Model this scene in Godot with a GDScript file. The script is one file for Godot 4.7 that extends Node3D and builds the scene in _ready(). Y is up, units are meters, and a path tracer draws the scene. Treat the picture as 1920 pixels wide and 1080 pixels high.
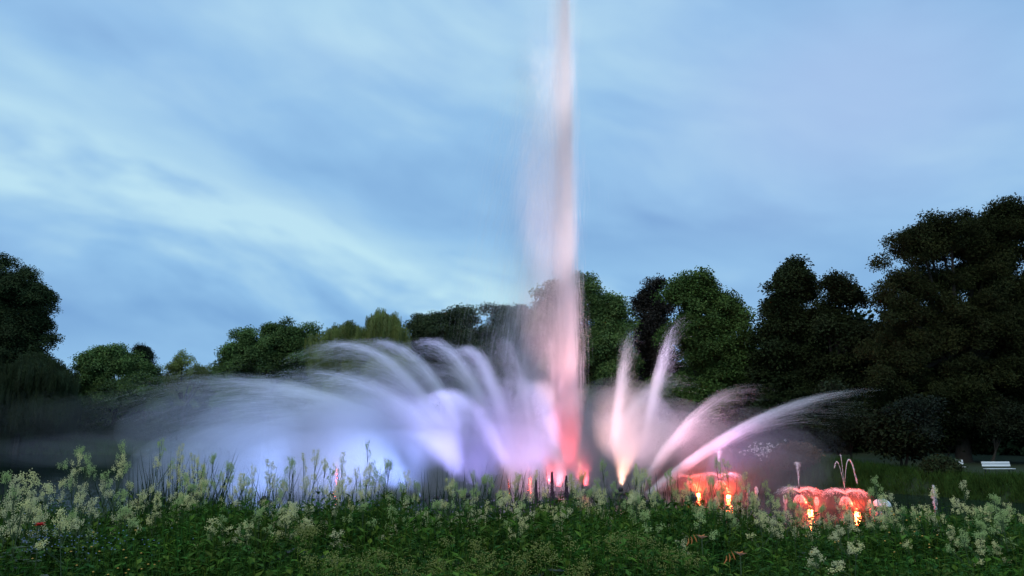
extends Node3D

const F := 1387.0            # focal length in pixels of a 1920 wide picture
const PITCH := 10.42         # the camera looks up by this many degrees
const EYE := Vector3(0, 4, 0)
const GRAV := 9.81

var rng := RandomNumberGenerator.new()
var used := {}
var M := {}
var rough_noise := FastNoiseLite.new()


# ---------------------------------------------------------------- helpers
class Geo:
	var v := PackedVector3Array()
	var n := PackedVector3Array()
	var i := PackedInt32Array()

	func tri(a: Vector3, b: Vector3, c: Vector3) -> void:
		var nn := (c - a).cross(b - a).normalized()
		var k := v.size()
		v.append(a); v.append(b); v.append(c)
		n.append(nn); n.append(nn); n.append(nn)
		i.append(k); i.append(k + 1); i.append(k + 2)

	func quad(a: Vector3, b: Vector3, c: Vector3, d: Vector3) -> void:
		tri(a, b, c)
		tri(a, c, d)

	# a folded, pointed leaf from base along dir; up is the side it faces
	func leaf(base: Vector3, dir: Vector3, up: Vector3, length: float, width: float, droop := 0.15) -> void:
		var side := dir.cross(up)
		if side.length() < 0.01:
			side = dir.cross(Vector3(0.3, 0.1, 0.9))
		side = side.normalized() * width * 0.5
		var u := side.cross(dir).normalized()
		var mid := base + dir * length * 0.45 - u * width * 0.12
		var tip := base + dir * length - u * length * droop
		tri(base, mid + side + u * width * 0.2, tip)
		tri(base, tip, mid - side + u * width * 0.2)

	func ring_tube(p: PackedVector3Array, r: PackedFloat32Array, sides := 6, cap := true) -> void:
		var k := v.size()
		var prev := Vector3.ZERO
		for a in p.size():
			var t := (p[mini(a + 1, p.size() - 1)] - p[maxi(a - 1, 0)]).normalized()
			var x := (prev - t * prev.dot(t)) if a > 0 else t.cross(Vector3(0.31, 0.2, 0.93))
			if x.length() < 0.001:
				x = t.cross(Vector3(0.9, 0.1, 0.4))
			x = x.normalized()
			prev = x
			var y := t.cross(x)
			for s in sides:
				var ang := TAU * s / sides
				var d := x * cos(ang) + y * sin(ang)
				v.append(p[a] + d * r[a])
				n.append(d)
		for a in p.size() - 1:
			for s in sides:
				var q := k + a * sides + s
				var w := k + a * sides + (s + 1) % sides
				i.append(q); i.append(q + sides); i.append(w)
				i.append(w); i.append(q + sides); i.append(w + sides)
		if cap:
			for e in [0, p.size() - 1]:
				var c := v.size()
				v.append(p[e])
				n.append((p[e] - p[1 if e == 0 else e - 1]).normalized())
				for s in sides:
					i.append(c); i.append(k + e * sides + s); i.append(k + e * sides + (s + 1) % sides)

	func tube(a: Vector3, b: Vector3, r0: float, r1: float, sides := 6) -> void:
		ring_tube(PackedVector3Array([a, b]), PackedFloat32Array([r0, r1]), sides)

	# surface of revolution round the y axis through o: profile of (radius, height)
	func lathe(o: Vector3, prof: Array, sides := 24) -> void:
		var k := v.size()
		for a in prof.size():
			var p: Vector2 = prof[a]
			var q: Vector2 = prof[mini(a + 1, prof.size() - 1)] - prof[maxi(a - 1, 0)]
			for s in sides + 1:
				var ang := TAU * s / sides
				v.append(o + Vector3(cos(ang) * p.x, p.y, sin(ang) * p.x))
				n.append(Vector3(cos(ang) * q.y, -q.x, sin(ang) * q.y).normalized())
		for a in prof.size() - 1:
			for s in sides:
				var q := k + a * (sides + 1) + s
				var w := q + sides + 1
				i.append(q); i.append(q + 1); i.append(w)
				i.append(w); i.append(q + 1); i.append(w + 1)

	func box(c: Vector3, s: Vector3, b := Basis()) -> void:
		var h := s * 0.5
		for ax in 3:
			for sg in [-1.0, 1.0]:
				var nn := Vector3.ZERO
				nn[ax] = sg
				var p := Vector3.ZERO
				var q := Vector3.ZERO
				p[(ax + 1) % 3] = h[(ax + 1) % 3]
				q[(ax + 2) % 3] = h[(ax + 2) % 3]
				var o := nn * h[ax]
				if sg > 0:
					quad(c + b * (o - p - q), c + b * (o - p + q), c + b * (o + p + q), c + b * (o + p - q))
				else:
					quad(c + b * (o - p - q), c + b * (o + p - q), c + b * (o + p + q), c + b * (o - p + q))

	# a small faceted bud
	func bud(c: Vector3, r: float, h: float, axis := Vector3.UP) -> void:
		var x := axis.cross(Vector3(0.3, 0.2, 0.9)).normalized() * r
		var y := axis.cross(x).normalized() * r
		var t := c + axis * h
		var b := c - axis * h
		tri(t, c + x, c + y); tri(t, c + y, c - x); tri(t, c - x, c - y); tri(t, c - y, c + x)
		tri(b, c + y, c + x); tri(b, c - x, c + y); tri(b, c - y, c - x); tri(b, c + x, c - y)

	func mesh() -> ArrayMesh:
		var a := []
		a.resize(Mesh.ARRAY_MAX)
		a[Mesh.ARRAY_VERTEX] = v
		a[Mesh.ARRAY_NORMAL] = n
		a[Mesh.ARRAY_INDEX] = i
		var m := ArrayMesh.new()
		m.add_surface_from_arrays(Mesh.PRIMITIVE_TRIANGLES, a)
		return m


func numbered(called: String) -> String:
	if not used.has(called):
		used[called] = 0
		return called
	used[called] += 1
	return "%s_%03d" % [called, used[called]]


func tag(o: Node, label := "", category := "", group := "", kind := "") -> void:
	if label: o.set_meta("label", label)
	if category: o.set_meta("category", category)
	if group: o.set_meta("group", group)
	if kind: o.set_meta("kind", kind)


func thing(called: String, label: String, category: String, pos := Vector3.ZERO, group := "") -> Node3D:
	var o := Node3D.new()
	o.name = numbered(called)
	add_child(o)
	o.position = pos
	tag(o, label, category, group)
	return o


func part(called: String, m: Mesh, mat: Material, parent: Node, kind := "") -> MeshInstance3D:
	var o := MeshInstance3D.new()
	o.name = called if parent != self else numbered(called)
	o.mesh = m
	o.material_override = mat
	parent.add_child(o, true)
	if kind: o.set_meta("kind", kind)
	return o


func many(called: String, m: Mesh, mat: Material, tr: Array, cols: PackedColorArray, parent: Node, kind := "stuff") -> MultiMeshInstance3D:
	var mm := MultiMesh.new()
	mm.transform_format = MultiMesh.TRANSFORM_3D
	mm.use_colors = cols.size() > 0
	mm.mesh = m
	mm.instance_count = tr.size()
	for k in tr.size():
		mm.set_instance_transform(k, tr[k])
		if cols.size() > 0:
			mm.set_instance_color(k, cols[k])
	var o := MultiMeshInstance3D.new()
	o.name = called if parent != self else numbered(called)
	o.multimesh = mm
	o.material_override = mat
	parent.add_child(o, true)
	if kind: o.set_meta("kind", kind)
	return o


func fog(called: String, centre: Vector3, size: Vector3, density: float, col: Color, parent: Node, basis := Basis()) -> FogVolume:
	var o := FogVolume.new()
	o.name = called if parent != self else numbered(called)
	o.shape = RenderingServer.FOG_VOLUME_SHAPE_ELLIPSOID
	o.size = size
	var m := FogMaterial.new()
	m.density = density
	m.albedo = col
	o.material = m
	o.transform = Transform3D(basis, centre)
	parent.add_child(o, true)
	o.set_meta("kind", "stuff")
	return o


# a bank of mist that thins out towards its edge: ellipsoids one inside the other
func soft_fog(called: String, centre: Vector3, size: Vector3, density: float, parent: Node, puffs := 3) -> void:
	if puffs == 3:
		for k in 3:
			fog(called, centre + Vector3(0, -size.y * 0.05 * k, 0), size * (1.0 - 0.24 * k), density * [0.2, 0.42, 0.85][k], Color(0.96, 0.97, 1.0), parent)
		return
	for k in puffs * 2:
		var a := TAU * (k * 0.381966 + 0.10 * rng.randf())
		var r := sqrt((k + 0.4) / (puffs * 2.0))
		var s := lerpf(0.66, 0.34, r) * rng.randf_range(0.85, 1.15)
		var p := Vector3(cos(a) * r * 0.36, sin(a) * r * 0.30 - 0.06, rng.randf_range(-0.16, 0.16))
		fog(called, centre + p * size, size * Vector3(s, s * rng.randf_range(0.8, 1.1), s), density * lerpf(0.60, 0.16, r), Color(0.96, 0.97, 1.0), parent)


func copy(o: Node3D, pos: Vector3, turn := 0.0, size := Vector3.ONE) -> Node3D:
	var c: Node3D = o.duplicate()
	var base: String = o.get_meta("called")
	c.name = numbered(base)
	add_child(c)
	c.transform = Transform3D(Basis(Vector3.UP, turn).scaled(size), pos)
	return c


# the point at horizontal distance d in front of the camera that shows at (px, py) of a 1920x1080 picture
func at(px: float, py: float, d: float) -> Vector3:
	var r := Vector3((px - 960.0) / F, (540.0 - py) / F, -1).rotated(Vector3.RIGHT, deg_to_rad(PITCH))
	return EYE + r * (d / -r.z)


func on_water(px: float, d: float) -> Vector3:
	var p := at(px, 795.0, d)
	return Vector3(p.x, 0, p.z)


func mat(col: Color, rough := 0.7, opts := {}) -> StandardMaterial3D:
	var m := StandardMaterial3D.new()
	m.albedo_color = Color(col.r, col.g, col.b, 1).linear_to_srgb()
	m.roughness = rough
	for k in opts:
		m.set(k, opts[k])
	return m


func leafy(col: Color, back := 0.3, rough := 0.7) -> StandardMaterial3D:
	return mat(col, rough, {"backlight_enabled": true, "backlight": Color(back, back, back), "vertex_color_use_as_albedo": true, "metallic_specular": 0.12, "cull_mode": BaseMaterial3D.CULL_DISABLED})


func rdir() -> Vector3:
	var z := rng.randf_range(-1, 1)
	var a := rng.randf() * TAU
	var s := sqrt(1 - z * z)
	return Vector3(s * cos(a), z, s * sin(a))


func frame_to(y: Vector3, spin := 0.0) -> Basis:
	var yy := y.normalized()
	var x := yy.cross(Vector3(0.21, 0.17, 0.96)).normalized()
	var b := Basis(x, yy, x.cross(yy))
	return b * Basis(Vector3.UP, spin)


# ---------------------------------------------------------------- the setting
func shore(u: float) -> float:      # distance of the far shore by bearing
	if u < -0.3: return lerpf(103.0, 96.0, clampf((u + 0.7) / 0.4, 0, 1))
	if u < 0.0: return lerpf(96.0, 80.0, (u + 0.3) / 0.3)
	if u < 0.25: return lerpf(80.0, 62.0, u / 0.25)
	if u < 0.42: return lerpf(62.0, 47.0, (u - 0.25) / 0.17)
	return lerpf(47.0, 37.0, clampf((u - 0.42) / 0.3, 0, 1))


func ground_h(x: float, z: float) -> float:
	var d := -z
	if d < 14.5:
		var h := lerpf(2.55, 2.0, smoothstep(4.0, 8.5, d))
		return lerpf(h, -0.8, smoothstep(8.6, 13.4, d)) + 0.05 * rough_noise.get_noise_2d(x * 9, z * 9)
	var s := shore(x / maxf(d, 1.0)) + 1.5 * rough_noise.get_noise_2d(x * 2, 5)
	return -0.8 + 1.75 * smoothstep(s - 1.5, s + 2.5, d) + 1.2 * smoothstep(s + 4, s + 60, d) + 0.25 * rough_noise.get_noise_2d(x, z)


func make_sky() -> void:
	var w := 2048
	var h := 1024
	var im := Image.create(w, h, false, Image.FORMAT_RGBF)
	var n1 := FastNoiseLite.new()
	n1.seed = 11
	n1.frequency = 1.0
	n1.fractal_octaves = 5
	var n2 := FastNoiseLite.new()
	n2.seed = 4
	n2.frequency = 1.0
	n2.fractal_octaves = 3
	var dark := Vector3(0.165, 0.35, 0.655)
	var mid := Vector3(0.285, 0.53, 0.815)
	var pale := Vector3(0.49, 0.755, 0.895)
	var lilac := Vector3(0.41, 0.565, 0.85)
	for y in h / 2:
		var el := (0.5 - (y + 0.5) / h) * PI
		var ed := rad_to_deg(el)
		for x in w:
			var az := wrapf((x + 0.5) / w * TAU, -PI, PI)     # the middle of a panorama lies behind, at +z
			var ad := rad_to_deg(az)
			# wisps lie along a slope, so the noise is stretched along it
			var s := ed + 0.30 * ad * exp(-pow(ad / 60.0, 2))
			var dir := Vector3(cos(el) * sin(az), sin(el), cos(el) * cos(az))
			var warp := n2.get_noise_3d(dir.x * 1.6, dir.y * 3.0, dir.z * 1.6)
			var str_ := n1.get_noise_3d(dir.x * 1.5 + 3.0, s * 0.085 + warp * 0.45, dir.z * 1.5)
			var fine := n1.get_noise_3d(dir.x * 6.0, s * 0.26 + warp * 0.7, dir.z * 6.0 + 7.0)
			var big := n2.get_noise_3d(dir.x * 1.1 + 9.0, dir.y * 2.4 + 4.0, dir.z * 1.1)
			var v := 0.53 + str_ * 0.34 + fine * 0.22 + big * 0.22
			# the pale bank of cloud that slants down from the left, and the blue gaps above and below it
			var q := s - 12.4 + warp * 2.4 + fine * 2.2
			var reach := smoothstep(-70.0, -36.0, ad) * (1.0 - smoothstep(-6.0, 6.0, ad))
			v += 0.42 * reach * (0.75 + 0.9 * fine + 0.6 * str_) * exp(-pow((q + 1.6) / (2.3 if q > -1.6 else 6.6), 2))
			v += 0.12 * reach * exp(-pow((ad + 9.0) / 9.0, 2) - pow((ed - 10.5 + fine * 2.0) / 1.6, 2))
			v -= 0.15 * exp(-pow((ad + 4.0) / 10.0, 2) - pow((ed - 18.4 + 0.10 * ad + warp * 2.0) / 2.2, 2))
			v -= 0.20 * exp(-pow((ad + 30.0) / 8.0, 2) - pow((ed - 25.6) / 2.2, 2))
			v -= 0.20 * exp(-pow((ad - 12.0) / 11.0, 2) - pow((ed - 14.4 + fine * 2.0) / 2.2, 2))
			v += 0.12 * exp(-pow((ad - 8.0) / 12.0, 2) - pow((ed - 11.0 + fine) / 1.4, 2))
			v += 0.22 * exp(-pow((ad - 9.0) / 12.0, 2) - pow((ed - 31.0) / 5.0, 2))
			v += 0.14 * exp(-pow((ad + 16.0) / 12.0, 2) - pow((ed - 29.5 + 3.0 * warp) / 4.0, 2))
			v -= 0.14 * exp(-pow((ad + 28.0) / 16.0, 2) - pow((ed - 7.4 + fine) / 2.4, 2))
			v -= 0.14 * exp(-pow((ad + 34.0) / 7.0, 2) - pow((ed - 15.5 + fine * 2.0) / 2.4, 2))
			v = clampf(v, 0.0, 1.05)
			var c := dark.lerp(mid, v / 0.5) if v < 0.5 else mid.lerp(pale, (v - 0.5) / 0.5)
			var l := clampf(0.35 + 0.9 * big + 0.5 * n2.get_noise_3d(dir.x * 2.0, dir.y * 4.0 + 8.0, dir.z * 2.0), 0.0, 1.0) * 0.22
			l = clampf(l + 0.75 * exp(-pow((ad - 26.0) / 14.0, 2) - pow((ed - 22.0) / 7.0, 2)), 0.0, 0.85)
			c = c.lerp(lilac, l)
			im.set_pixel(x, y, Color(c.x, c.y, c.z))
	im.fill_rect(Rect2i(0, h / 2, w, h / 2), Color(0.10, 0.16, 0.22))
	var m := PanoramaSkyMaterial.new()
	m.panorama = ImageTexture.create_from_image(im)
	var sky := Sky.new()
	sky.sky_material = m
	var e := Environment.new()
	e.background_mode = Environment.BG_SKY
	e.sky = sky
	e.background_energy_multiplier = 1.0
	e.tonemap_mode = Environment.TONE_MAPPER_LINEAR
	e.tonemap_exposure = 1.0
	e.sdfgi_enabled = true
	e.ssao_enabled = true
	e.ssil_enabled = true
	e.volumetric_fog_enabled = true
	e.volumetric_fog_density = 0.0
	var we := WorldEnvironment.new()
	we.name = "world_environment"
	we.environment = e
	add_child(we)


func spaced(parts: Array) -> PackedFloat32Array:     # [[from, to, step], ...]
	var o := PackedFloat32Array()
	for p in parts:
		var a: float = p[0]
		while a < p[1] - 0.001:
			o.append(a)
			a += p[2]
	o.append(parts[-1][1])
	return o


func make_ground() -> void:
	var xs := spaced([[-1500, -300, 300], [-300, -120, 20], [-120, -20, 4], [-20, 20, 1], [20, 120, 4], [120, 300, 20], [300, 1500, 300]])
	var zs := spaced([[-15, 30, 1], [30, 60, 2], [60, 130, 2.5], [130, 300, 20], [300, 1500, 300]])
	var g := Geo.new()
	for z in zs:
		for x in xs:
			var e := 0.25
			var h := ground_h(x, -z)
			g.v.append(Vector3(x, h, -z))
			g.n.append(Vector3(h - ground_h(x + e, -z), e, h - ground_h(x, -z + e)).normalized())
	var w := xs.size()
	for a in zs.size() - 1:
		for b in w - 1:
			var k := a * w + b
			g.i.append(k); g.i.append(k + w); g.i.append(k + 1)
			g.i.append(k + 1); g.i.append(k + w); g.i.append(k + w + 1)
	var t := NoiseTexture2D.new()
	t.width = 512
	t.height = 512
	t.seamless = true
	var n := FastNoiseLite.new()
	n.frequency = 0.02
	n.fractal_octaves = 5
	t.noise = n
	var gr := Gradient.new()
	gr.set_color(0, Color(0.10, 0.14, 0.05))
	gr.set_color(1, Color(0.19, 0.26, 0.10))
	t.color_ramp = gr
	var m := mat(Color(1, 1, 1), 0.95, {"albedo_texture": t, "uv1_triplanar": true, "uv1_world_triplanar": true, "uv1_scale": Vector3(0.25, 0.25, 0.25)})
	tag(part("ground", g.mesh(), m, self), "", "", "", "structure")
	# the pond
	var p := PlaneMesh.new()
	p.size = Vector2(300, 122)
	var rip := NoiseTexture2D.new()
	rip.width = 1024
	rip.height = 1024
	rip.seamless = true
	rip.as_normal_map = true
	rip.bump_strength = 3.0
	var rn := FastNoiseLite.new()
	rn.frequency = 0.012
	rn.fractal_octaves = 4
	rip.noise = rn
	var wm := mat(Color(0.008, 0.016, 0.018), 0.10, {"metallic_specular": 0.5, "normal_enabled": true, "normal_texture": rip, "normal_scale": 1.0, "uv1_triplanar": true, "uv1_world_triplanar": true, "uv1_scale": Vector3(0.06, 0.06, 0.14)})
	var o := part("pond_water", p, wm, self)
	o.position = Vector3(0, 0, -70)
	tag(o, "", "", "", "structure")


# ---------------------------------------------------------------- trees
var clump_round: Mesh
var clump_fine: Mesh
var clump_hang: Mesh


func make_clumps() -> void:
	var g := Geo.new()
	for k in 30:
		var d := rdir()
		d.y = absf(d.y) * 0.6 + 0.15 * d.y
		var p := Vector3(rng.randf_range(-0.6, 0.6), rng.randf_range(-0.3, 0.4), rng.randf_range(-0.6, 0.6))
		g.leaf(p, (d + rdir() * 0.4).normalized(), (Vector3.UP + rdir() * 0.7).normalized(), rng.randf_range(0.2, 0.34), rng.randf_range(0.12, 0.19))
	clump_round = g.mesh()
	g = Geo.new()
	for k in 34:
		var p := Vector3(rng.randf_range(-0.5, 0.5), rng.randf_range(-0.3, 0.35), rng.randf_range(-0.5, 0.5))
		g.leaf(p, (rdir() + Vector3.UP * 0.2).normalized(), (Vector3.UP + rdir() * 0.8).normalized(), rng.randf_range(0.16, 0.27), rng.randf_range(0.07, 0.12))
	clump_fine = g.mesh()
	g = Geo.new()
	for s in 4:
		var o := Vector3(rng.randf_range(-0.3, 0.3), 0, rng.randf_range(-0.3, 0.3))
		var l := rng.randf_range(1.3, 2.2)
		for k in 13:
			var p := o + Vector3(rng.randf_range(-0.04, 0.04), -l * k / 13.0, rng.randf_range(-0.04, 0.04))
			g.leaf(p, (Vector3.DOWN + rdir() * 0.5).normalized(), rdir(), 0.26, 0.055)
	clump_hang = g.mesh()


# lobes: [px, py, rx, ry] of a 1920 wide picture, at distance d
func tree(called: String, label: String, category: String, d: float, foot: float, lobes: Array, col: Color, style := "round", dens := 1.0, group := "", trunk := true) -> Node3D:
	var base := on_water(foot, d)
	base.y = ground_h(base.x, base.z) - 0.15
	var o := thing(called, label, category, base, group)
	var tr := []
	var cols := PackedColorArray()
	var clump: Mesh = {"round": clump_round, "fine": clump_fine, "hang": clump_hang}[style]
	var k := F / d
	var top := 0.0
	var centres := []
	var all := lobes.duplicate()
	for q in lobes.size():      # boughs that knit the lobes together
		var a: Array = lobes[q]
		var near: Array = a
		var best := 1e9
		for w in lobes.size():
			var b: Array = lobes[w]
			var ds := Vector2(a[0] - b[0], a[1] - b[1]).length() * rng.randf_range(0.7, 1.3)
			if w != q and ds < best:
				best = ds
				near = b
		if near != a and style != "bush":
			all.append([(a[0] + near[0]) * 0.5, (a[1] + near[1]) * 0.5, (a[2] + near[2]) * 0.42, (a[3] + near[3]) * 0.42])
	for lb in all:
		var c := at(lb[0], lb[1], d)
		var r := Vector3(lb[2] / k, lb[3] / k, maxf(lb[2], lb[3]) * 0.8 / k)
		c.z += rng.randf_range(-0.45, 0.45) * r.z if lobes.size() > 1 else 0.0
		centres.append(c)
		top = maxf(top, c.y)
		# every lobe is broken up into boughs, each a knot of leaf clumps
		var boughs := int(clampf(r.x * r.y * 2.1, 14, 90))
		var tone := rng.randf_range(0.8, 1.2)
		for b in boughs:
			var dir := rdir()
			if dir.y < -0.5: dir.y *= -0.6
			var rad := pow(rng.randf(), 0.4) * (1.0 if rng.randf() < 0.86 else 1.18)
			var bc := c + dir * r * rad * 0.92
			var br := rng.randf_range(0.75, 1.5) * (0.85 if style == "fine" else 1.0) * clampf(minf(r.x, r.y) / 3.0, 0.5, 1.25)
			var bt := tone * rng.randf_range(0.72, 1.3)
			var num := int(br * br * 20.0 * dens)
			for q in num:
				var e := rdir()
				e.y = e.y * 0.62 + 0.1
				var pos := bc + e * br * pow(rng.randf(), 0.5)
				var t := bt * rng.randf_range(0.86, 1.16)
				cols.append(Color(t * rng.randf_range(0.92, 1.12), t, t * rng.randf_range(0.8, 1.1)))
				var up := (e * 0.8 + Vector3.UP * 0.8 + rdir() * 0.3).normalized()
				var b3 := (Basis(Vector3.UP, rng.randf() * TAU) if style == "hang" else frame_to(up, rng.randf() * TAU))
				tr.append(Transform3D(b3.scaled(Vector3.ONE * rng.randf_range(0.75, 1.25)), pos - base))
	many("crown", clump, leafy(col), tr, cols, o)
	if trunk:
		var g := Geo.new()
		var r0 := clampf((top - base.y) * 0.028, 0.1, 0.7)
		var mid := Vector3(0, (top - base.y) * 0.45, 0)
		for c in centres:
			mid += Vector3(c.x - base.x, 0, c.z - base.z) * 0.5 / centres.size()
		var b0 := mid * Vector3(0.4, 0.55, 0.4)
		g.ring_tube(PackedVector3Array([Vector3(0, -0.3, 0), Vector3(0, 0.5, 0), b0, mid]), PackedFloat32Array([r0 * 1.5, r0 * 1.1, r0 * 0.85, r0 * 0.6]), 10)
		part("trunk", g.mesh(), M.bark, o)
		var lg := Geo.new()
		for c in centres:
			var e: Vector3 = c - base
			var s := b0.lerp(mid, rng.randf_range(0.3, 1.0))
			lg.ring_tube(PackedVector3Array([s, s.lerp(e, 0.5) + Vector3(0, 0.4, 0) + rdir() * 0.3, e]), PackedFloat32Array([r0 * 0.5, r0 * 0.3, r0 * 0.1]), 6)
		part("limbs", lg.mesh(), M.bark, o)
	return o


func bush(label: String, px: float, py: float, rx: float, ry: float, d: float, col: Color, style := "round", dens := 0.8, group := "") -> Node3D:
	var ls := []
	for k in 4:
		ls.append([px + rng.randf_range(-0.55, 0.55) * rx, py + rng.randf_range(-0.3, 0.3) * ry, rx * rng.randf_range(0.45, 0.7), ry * rng.randf_range(0.5, 0.8)])
	return tree("shrub", label, "shrub", d, px, ls, col, style, dens, group)


# ---------------------------------------------------------------- water
var streak: Mesh
var streak_fine: Mesh
var drop: Mesh


func make_streaks() -> void:
	var g := Geo.new()
	for k in 6:
		g.bud(Vector3(rng.randfn() * 45.0, rng.randf_range(-0.5, 0.5), rng.randfn() * 45.0), 0.5, 0.5)
	streak = g.mesh()
	g = Geo.new()
	for k in 8:
		g.bud(Vector3(rng.randfn() * 65.0, rng.randf_range(-0.7, 0.7), rng.randfn() * 65.0), 0.5, 0.5)
	streak_fine = g.mesh()
	g = Geo.new()
	g.bud(Vector3.ZERO, 0.5, 0.5)
	drop = g.mesh()


# threads and drops of water thrown from nozzle so that the fastest pass through apex
func spray(parent: Node3D, nozzle: Vector3, apex: Vector3, count: int, o := {}) -> void:
	var wind: float = o.get("wind", -0.6)
	var slow: float = o.get("slow", 0.25)      # how much slower the slowest drops leave
	var jit: float = o.get("jitter", 0.35)     # sideways scatter in m/s
	var from: float = o.get("from", 0.0)       # parts of the rise time
	var to: float = o.get("to", 1.8)
	var wide: float = o.get("width", 0.010)
	var thick: float = o.get("mouth", 0.08)
	var skew: float = o.get("skew", 2.0)
	var blow: float = o.get("blow", 0.0)       # growing scatter of the fallen part
	var rise := sqrt(2.0 * GRAV * (apex.y - nozzle.y))
	var ta := rise / GRAV
	var hv := (apex - nozzle) * Vector3(1, 0, 1) / ta - Vector3(0.5 * wind * ta, 0, 0)
	var fade: float = o.get("fade", maxf(from, to * 0.45))
	var tr := []
	for k in int(count * float(o.get("more", 0.36))):
		var s := 1.0 - slow * pow(rng.randf(), skew)
		var v0 := Vector3(hv.x * s, rise * s, hv.z * s)
		v0 += Vector3(rng.randfn() * jit, rng.randfn() * jit * 0.4, rng.randfn() * jit)
		var t := ta * rng.randf_range(from, to)
		var spent := smoothstep(fade, to * 1.02, t / ta)
		if rng.randf() < spent * spent:
			continue
		var drift := Vector3(rng.randfn(), rng.randfn() * 0.3, rng.randfn()) * blow * t
		var lag: float = wind * (1.0 + (1.0 - s) * o.get("lag", 2.0))
		var p := v0 * t + Vector3(0.5 * lag * t * t, -0.5 * GRAV * t * t, 0) + drift
		p += Vector3(rng.randfn(), 0, rng.randfn()) * thick
		if p.y + nozzle.y < 0.02:
			continue
		var v := v0 + Vector3(lag * t, -GRAV * t, 0) + drift
		var sp := v.length()
		var ln := clampf(sp * rng.randf_range(0.09, 0.16), 0.6, 2.6)
		var w := wide * 0.26 * rng.randf_range(0.6, 1.4) * (1.0 - 0.6 * spent)
		tr.append(Transform3D(frame_to(v, rng.randf() * 3.0) * Basis.from_scale(Vector3(w, ln, w)), p))
	many(o.get("called", "spray"), streak_fine if o.get("fine", false) else streak, M.spray, tr, PackedColorArray(), parent)


func nozzle_part(parent: Node3D, dir: Vector3, r := 0.09) -> void:
	var g := Geo.new()
	var d := dir.normalized()
	g.ring_tube(PackedVector3Array([Vector3(0, -0.5, 0), Vector3(0, -0.06, 0), d * 0.15, d * 0.36]), PackedFloat32Array([r, r, r * 0.95, r * 0.6]), 12)
	part("nozzle", g.mesh(), M.steel, parent)


func jet(label: String, n: Vector3, apex: Vector3, sprays: Array, fogs := [], group := "") -> Node3D:
	var o := thing("water_jet", label, "water jet", n, group)
	nozzle_part(o, Vector3(apex.x - n.x, (apex.y - n.y) * 2.0, apex.z - n.z))
	for s in sprays:
		var opt: Dictionary = s[2]
		spray(o, n, s[0], s[1], opt)
	for f in fogs:
		fog("mist", f[0] - n, f[1], f[2], Color(0.96, 0.97, 1.0), o, f[3] if f.size() > 3 else Basis())
	return o


# a lamp on the water: float, barrel, glowing lens and its light
func floodlight(label: String, p: Vector3, aim: Vector3, col: Color, energy: float, half: float, group := "", glow := 6.0) -> Node3D:
	var o := thing("floodlight", label, "floodlight", p, group)
	var d := (aim - p).normalized()
	var b := frame_to(d)
	var g := Geo.new()
	g.lathe(Vector3.ZERO, [Vector2(0.0, -0.16), Vector2(0.30, -0.16), Vector2(0.36, -0.10), Vector2(0.36, 0.0), Vector2(0.30, 0.05), Vector2(0.0, 0.05)], 20)
	part("float", g.mesh(), M.housing, o)
	var h := Geo.new()
	h.lathe(Vector3.ZERO, [Vector2(0.0, 0.0), Vector2(0.10, 0.02), Vector2(0.15, 0.12), Vector2(0.15, 0.20), Vector2(0.13, 0.20), Vector2(0.13, 0.17)], 20)
	var hb := part("barrel", h.mesh(), M.housing, o)
	hb.transform = Transform3D(b, Vector3(0, 0.06, 0))
	var l := Geo.new()
	l.lathe(Vector3.ZERO, [Vector2(0.128, 0.0), Vector2(0.10, 0.022), Vector2(0.05, 0.034), Vector2(0.0, 0.038)], 20)
	var em := mat(Color(0.02, 0.02, 0.02), 0.2, {"emission_enabled": true, "emission": col.linear_to_srgb(), "emission_energy_multiplier": glow})
	var lens := part("lamp_lens", l.mesh(), em, o)
	lens.transform = Transform3D(b, Vector3(0, 0.06, 0) + d * 0.17)
	var s := SpotLight3D.new()
	s.name = "lamp_light"
	s.light_color = col.linear_to_srgb()
	s.light_energy = energy
	s.spot_angle = half
	s.spot_angle_attenuation = 0.9
	s.spot_range = 90
	s.spot_attenuation = 2.0
	s.light_size = 0.12
	s.shadow_enabled = true
	o.add_child(s, true)
	s.transform = Transform3D(Basis.looking_at(d, Vector3(0.1, 0.2, 0.97)), Vector3(0, 0.06, 0) + d * 0.24)
	return o


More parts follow.
